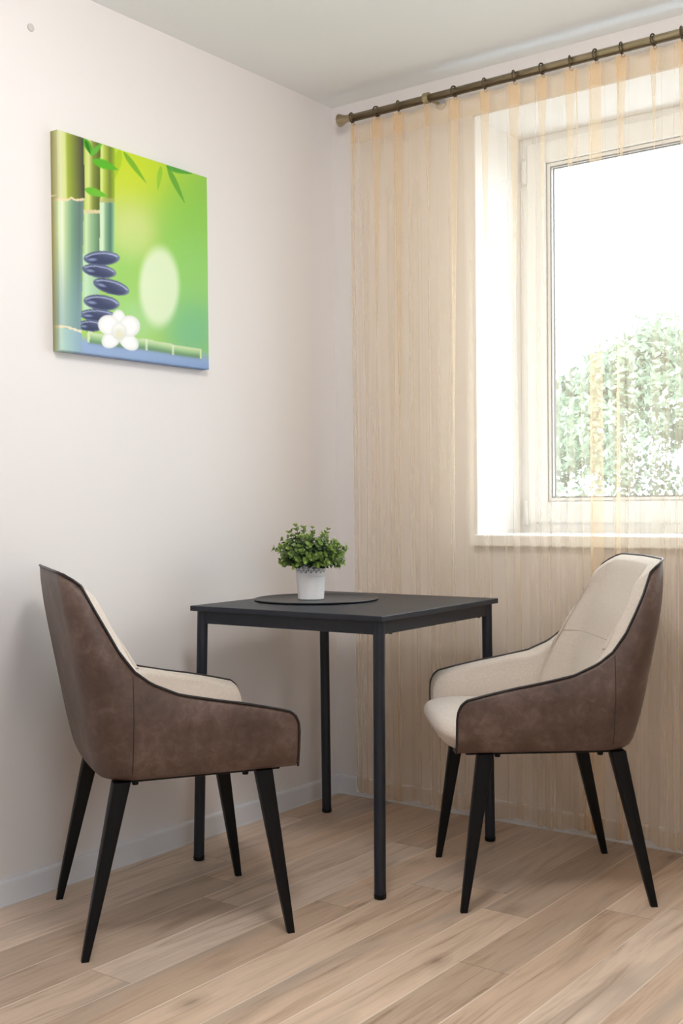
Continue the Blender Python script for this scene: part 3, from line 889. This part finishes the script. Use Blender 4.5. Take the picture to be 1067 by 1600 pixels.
    for cd, s in full:
        zt = rim(cd) - drop(cd)
        for k in range(nz + 1):
            f = k / nz; z = zt + (zlow - zt) * f
            p = inner(cd, z)
            if cd[0] != 's':
                c = 1 if cd[0] == 'b' else math.sin(math.radians(cd[1]))
                puff = .010 * math.sin(PI * max(0, min(1, (z - ZS) / (zt - ZS)))) ** .7 if z > ZS else .006 * math.sin(PI * max(0, min(1, (ZS - z) / (ZS - zlow))))
                p = p + Vector((0, puff * c, 0))
            else:
                p = p + Vector((-.006 * math.sin(PI * f) * min(1, cd[1] / .1), 0, 0))
            verts.append(mir(p, s))
    faces += [(base + i * (nz + 1) + k, base + i * (nz + 1) + k + 1, base + (i + 1) * (nz + 1) + k + 1, base + (i + 1) * (nz + 1) + k) for i in range(ncol - 1) for k in range(nz)]
    bm = bmesh.new(); bm_v = [bm.verts.new(v) for v in verts]
    for f in faces: bm.faces.new([bm_v[k] for k in f])
    bmesh.ops.remove_doubles(bm, verts=bm.verts, dist=.0006)
    ln = bobj('fabric_lining', bm, M['fabric'], root, True)
    tag(ln, 'beige woven fabric inner back and arms')
    # cross seam and corner seams
    pts = []
    for cd, s in full:
        if cd[0] == 's' and cd[1] < .9: continue
        if rim(cd) < ZS + .045: continue
        pts.append(mir(inner(cd, ZS), s) + Vector((0, .0005, 0)))
    tube('back_seam', pts, .0015, M['fabric_seam'], ln, 6)
    for s in (1, -1):
        YS = -.137; pts = []
        for k in range(15):
            z = ZB + .022 + (.655 - ZB - .022) * k / 14
            ya = yb(z) + RC(z)
            cd = ('s', (YS - YF) / (ya - YF)) if YS >= ya else ('a', math.degrees(math.asin((ya - YS) / RC(z))))
            p, n = outer(cd, z); f = (z - ZB - .03) / (rim(cd) - ZB - .03)
            pts.append(mir(p + n * (.007 * math.sin(PI * max(0, min(1, f))) ** .7 - .0002), s))
        tube('side_seam', pts, .0013, M['thread'], sh, 6)
    tube('piping', Ppipe, .0029, M['piping'], root, 8)
    # ---- seat cushion
    prof = [(-.145, .464), (-.11, .470), (-.03, .476), (.08, .482), (.17, .486), (.235, .486), (.275, .481), (.298, .472), (.307, .458), (.303, .442), (.291, .424), (.276, .409), (.258, .402), (.20, .4045), (.05, .4045), (-.09, .4045), (-.145, .409)]
    W = .231; xs = [-1, -.985, -.96, -.92, -.86, -.75, -.6, -.4, -.2, 0, .2, .4, .6, .75, .86, .92, .96, .985, 1]
    verts = []; np_ = len(prof); yc, zc = .06, .440
    for x in xs:
        k = (1 - abs(x) ** 7) ** .28 if abs(x) < 1 else 0.45
        k = max(k, .45)
        ky = 1 - .16 * abs(x) ** 5
        for y, z in prof:
            verts.append((x * W, yc + (y - yc) * (ky if y > yc else 1), zc + (z - zc) * k + (.004 * (1 - x * x) if z > .46 else 0)))
    faces = [(i * np_ + j, i * np_ + (j + 1) % np_, (i + 1) * np_ + (j + 1) % np_, (i + 1) * np_ + j) for i in range(len(xs) - 1) for j in range(np_)]
    faces += [tuple(range(np_))[::-1], tuple((len(xs) - 1) * np_ + j for j in range(np_))]
    ct = obj('seat_cushion', verts, faces, M['fabric'], root)
    sub = ct.modifiers.new('soft', 'SUBSURF'); sub.levels = 1; sub.render_levels = 2
    tag(ct, 'pale beige fabric seat cushion')
    # ---- underside, cross bars, legs
    bm = bmesh.new(); add_box(bm, (-.205, -.17, .396), (.205, .235, .4035), .003)
    un = bobj('underframe', bm, M['black_metal'], root)
    for y in (.150, -.120):
        for x in (-.19, .19):
            lathe('bolt', [(.007, -.003), (.008, 0), (.008, .008)], M['black_metal'], un, 12, (x, y, .3905))
    for (bx, by, tx, ty) in ((.235, .248, .216, .187), (-.235, .248, -.216, .187), (.229, -.248, .212, -.157), (-.229, -.248, -.212, -.157)):
        bm = bmesh.new(); rings = []
        nsec = 8
        for k in range(nsec + 1):
            f = k / nsec; z = .4035 * f
            hw = .0088 + (.0205 - .0088) * f ** .85
            c = Vector((bx + (tx - bx) * f, by + (ty - by) * f, z)); r = hw * .28
            ring_ = []
            for sx, sy, a0 in ((1, 1, 0), (-1, 1, 90), (-1, -1, 180), (1, -1, 270)):
                for da in (0, 45, 90):
                    a = math.radians(a0 + da)
                    ring_.append(bm.verts.new(c + Vector((sx * (hw - r) + r * math.cos(a), sy * (hw - r) + r * math.sin(a), 0))))
            rings.append(ring_)
        for A, B in zip(rings, rings[1:]):
            for k in range(12): bm.faces.new((A[k], A[(k + 1) % 12], B[(k + 1) % 12], B[k]))
        bm.faces.new(rings[0][::-1]); bm.faces.new(rings[-1])
        lg = bobj('leg', bm, M['black_metal'], root); autosmooth(lg, 30)
    return root
def copy_tree(o, parent=None):
    c = o.copy(); COL.objects.link(c)
    if parent: c.parent = parent
    for ch in list(o.children): copy_tree(ch, c)
    return c
chL = make_chair((.406, -1.259, 0), math.radians(57.73 - 90))
chR = copy_tree(chL)
chR.location = (1.051, -.472, 0); chR.rotation_euler = (0, 0, math.radians(-140.19 - 90))
G = 'brown leather dining chairs at the black table'
tag(chL, 'brown leather dining chair beside the left wall, seen from behind its back', 'chair', G)
tag(chR, 'brown leather dining chair by the curtain, its beige fabric seat turned to view', 'chair', G)

# ------------------------------------------------------------------ light
w = bpy.data.worlds.new('sky'); S.world = w; w.use_nodes = True
nt = w.node_tree; bg = nt.nodes['Background']
bg.inputs[0].default_value = (.76, .885, 1.0, 1); bg.inputs[1].default_value = 7.0
def portal(name, loc, rot, sx, sy):
    l = bpy.data.lights.new(name, 'AREA'); l.shape = 'RECTANGLE'; l.size = sx; l.size_y = sy
    l.cycles.is_portal = True
    o = bpy.data.objects.new(name, l); COL.objects.link(o); o.location = loc; o.rotation_euler = rot
    return o
portal('window_portal', ((OX0 + OX1) / 2, .395, (OZ0 + OZ1) / 2), (math.radians(-90), 0, 0), OX1 - OX0, OZ1 - OZ0)
portal('side_window_portal', (RX + .38, (DX0 + DX1) / 2, (DZ0 + DZ1) / 2), (0, math.radians(90), 0), DZ1 - DZ0, DX1 - DX0)
l = bpy.data.lights.new('sun', 'SUN'); l.energy = 7; l.angle = math.radians(.6); l.color = (1, .95, .86)
o = bpy.data.objects.new('sun', l); COL.objects.link(o)
o.rotation_euler = Vector((.35, .70, -.62)).to_track_quat('-Z', 'Y').to_euler()
# globe lamp under the middle of the ceiling, above the frame
l = bpy.data.lights.new('ceiling_lamp', 'POINT'); l.shadow_soft_size = .17; l.energy = 31; l.color = (1, .955, .915)
o = bpy.data.objects.new('ceiling_lamp', l); COL.objects.link(o); o.location = (1.36, -1.80, 2.26)

# ------------------------------------------------------------------ camera
cam = bpy.data.cameras.new('camera'); co = bpy.data.objects.new('camera', cam); COL.objects.link(co)
cam.sensor_fit = 'VERTICAL'; cam.sensor_height = 36; cam.lens = 36 * 1801.4 / 1600
cam.shift_y = (822.1 - 800) / 1600; cam.clip_start = .02; cam.clip_end = 300
yaw, pitch, roll = .6425, -.0176, -.0089
fw = Vector((-math.sin(yaw) * math.cos(pitch), math.cos(yaw) * math.cos(pitch), math.sin(pitch)))
rt = Vector((math.cos(yaw), math.sin(yaw), 0)); up = rt.cross(fw)
rt2 = rt * math.cos(roll) + up * math.sin(roll); up2 = -rt * math.sin(roll) + up * math.cos(roll)
mw = Matrix((rt2, up2, -fw)).transposed().to_4x4(); mw.translation = Vector((2.5239, -3.3399, 1.0419))
co.matrix_world = mw
S.camera = co
S.view_settings.view_transform = 'Standard'; S.view_settings.look = 'None'; S.view_settings.gamma = 1
S.view_settings.use_curve_mapping = False
S.view_settings.exposure = 0.29
cy = S.cycles
cy.use_denoising = True
cy.max_bounces = 10; cy.diffuse_bounces = 6; cy.transparent_max_bounces = 24; cy.glossy_bounces = 4
cy.sample_clamp_indirect = 8
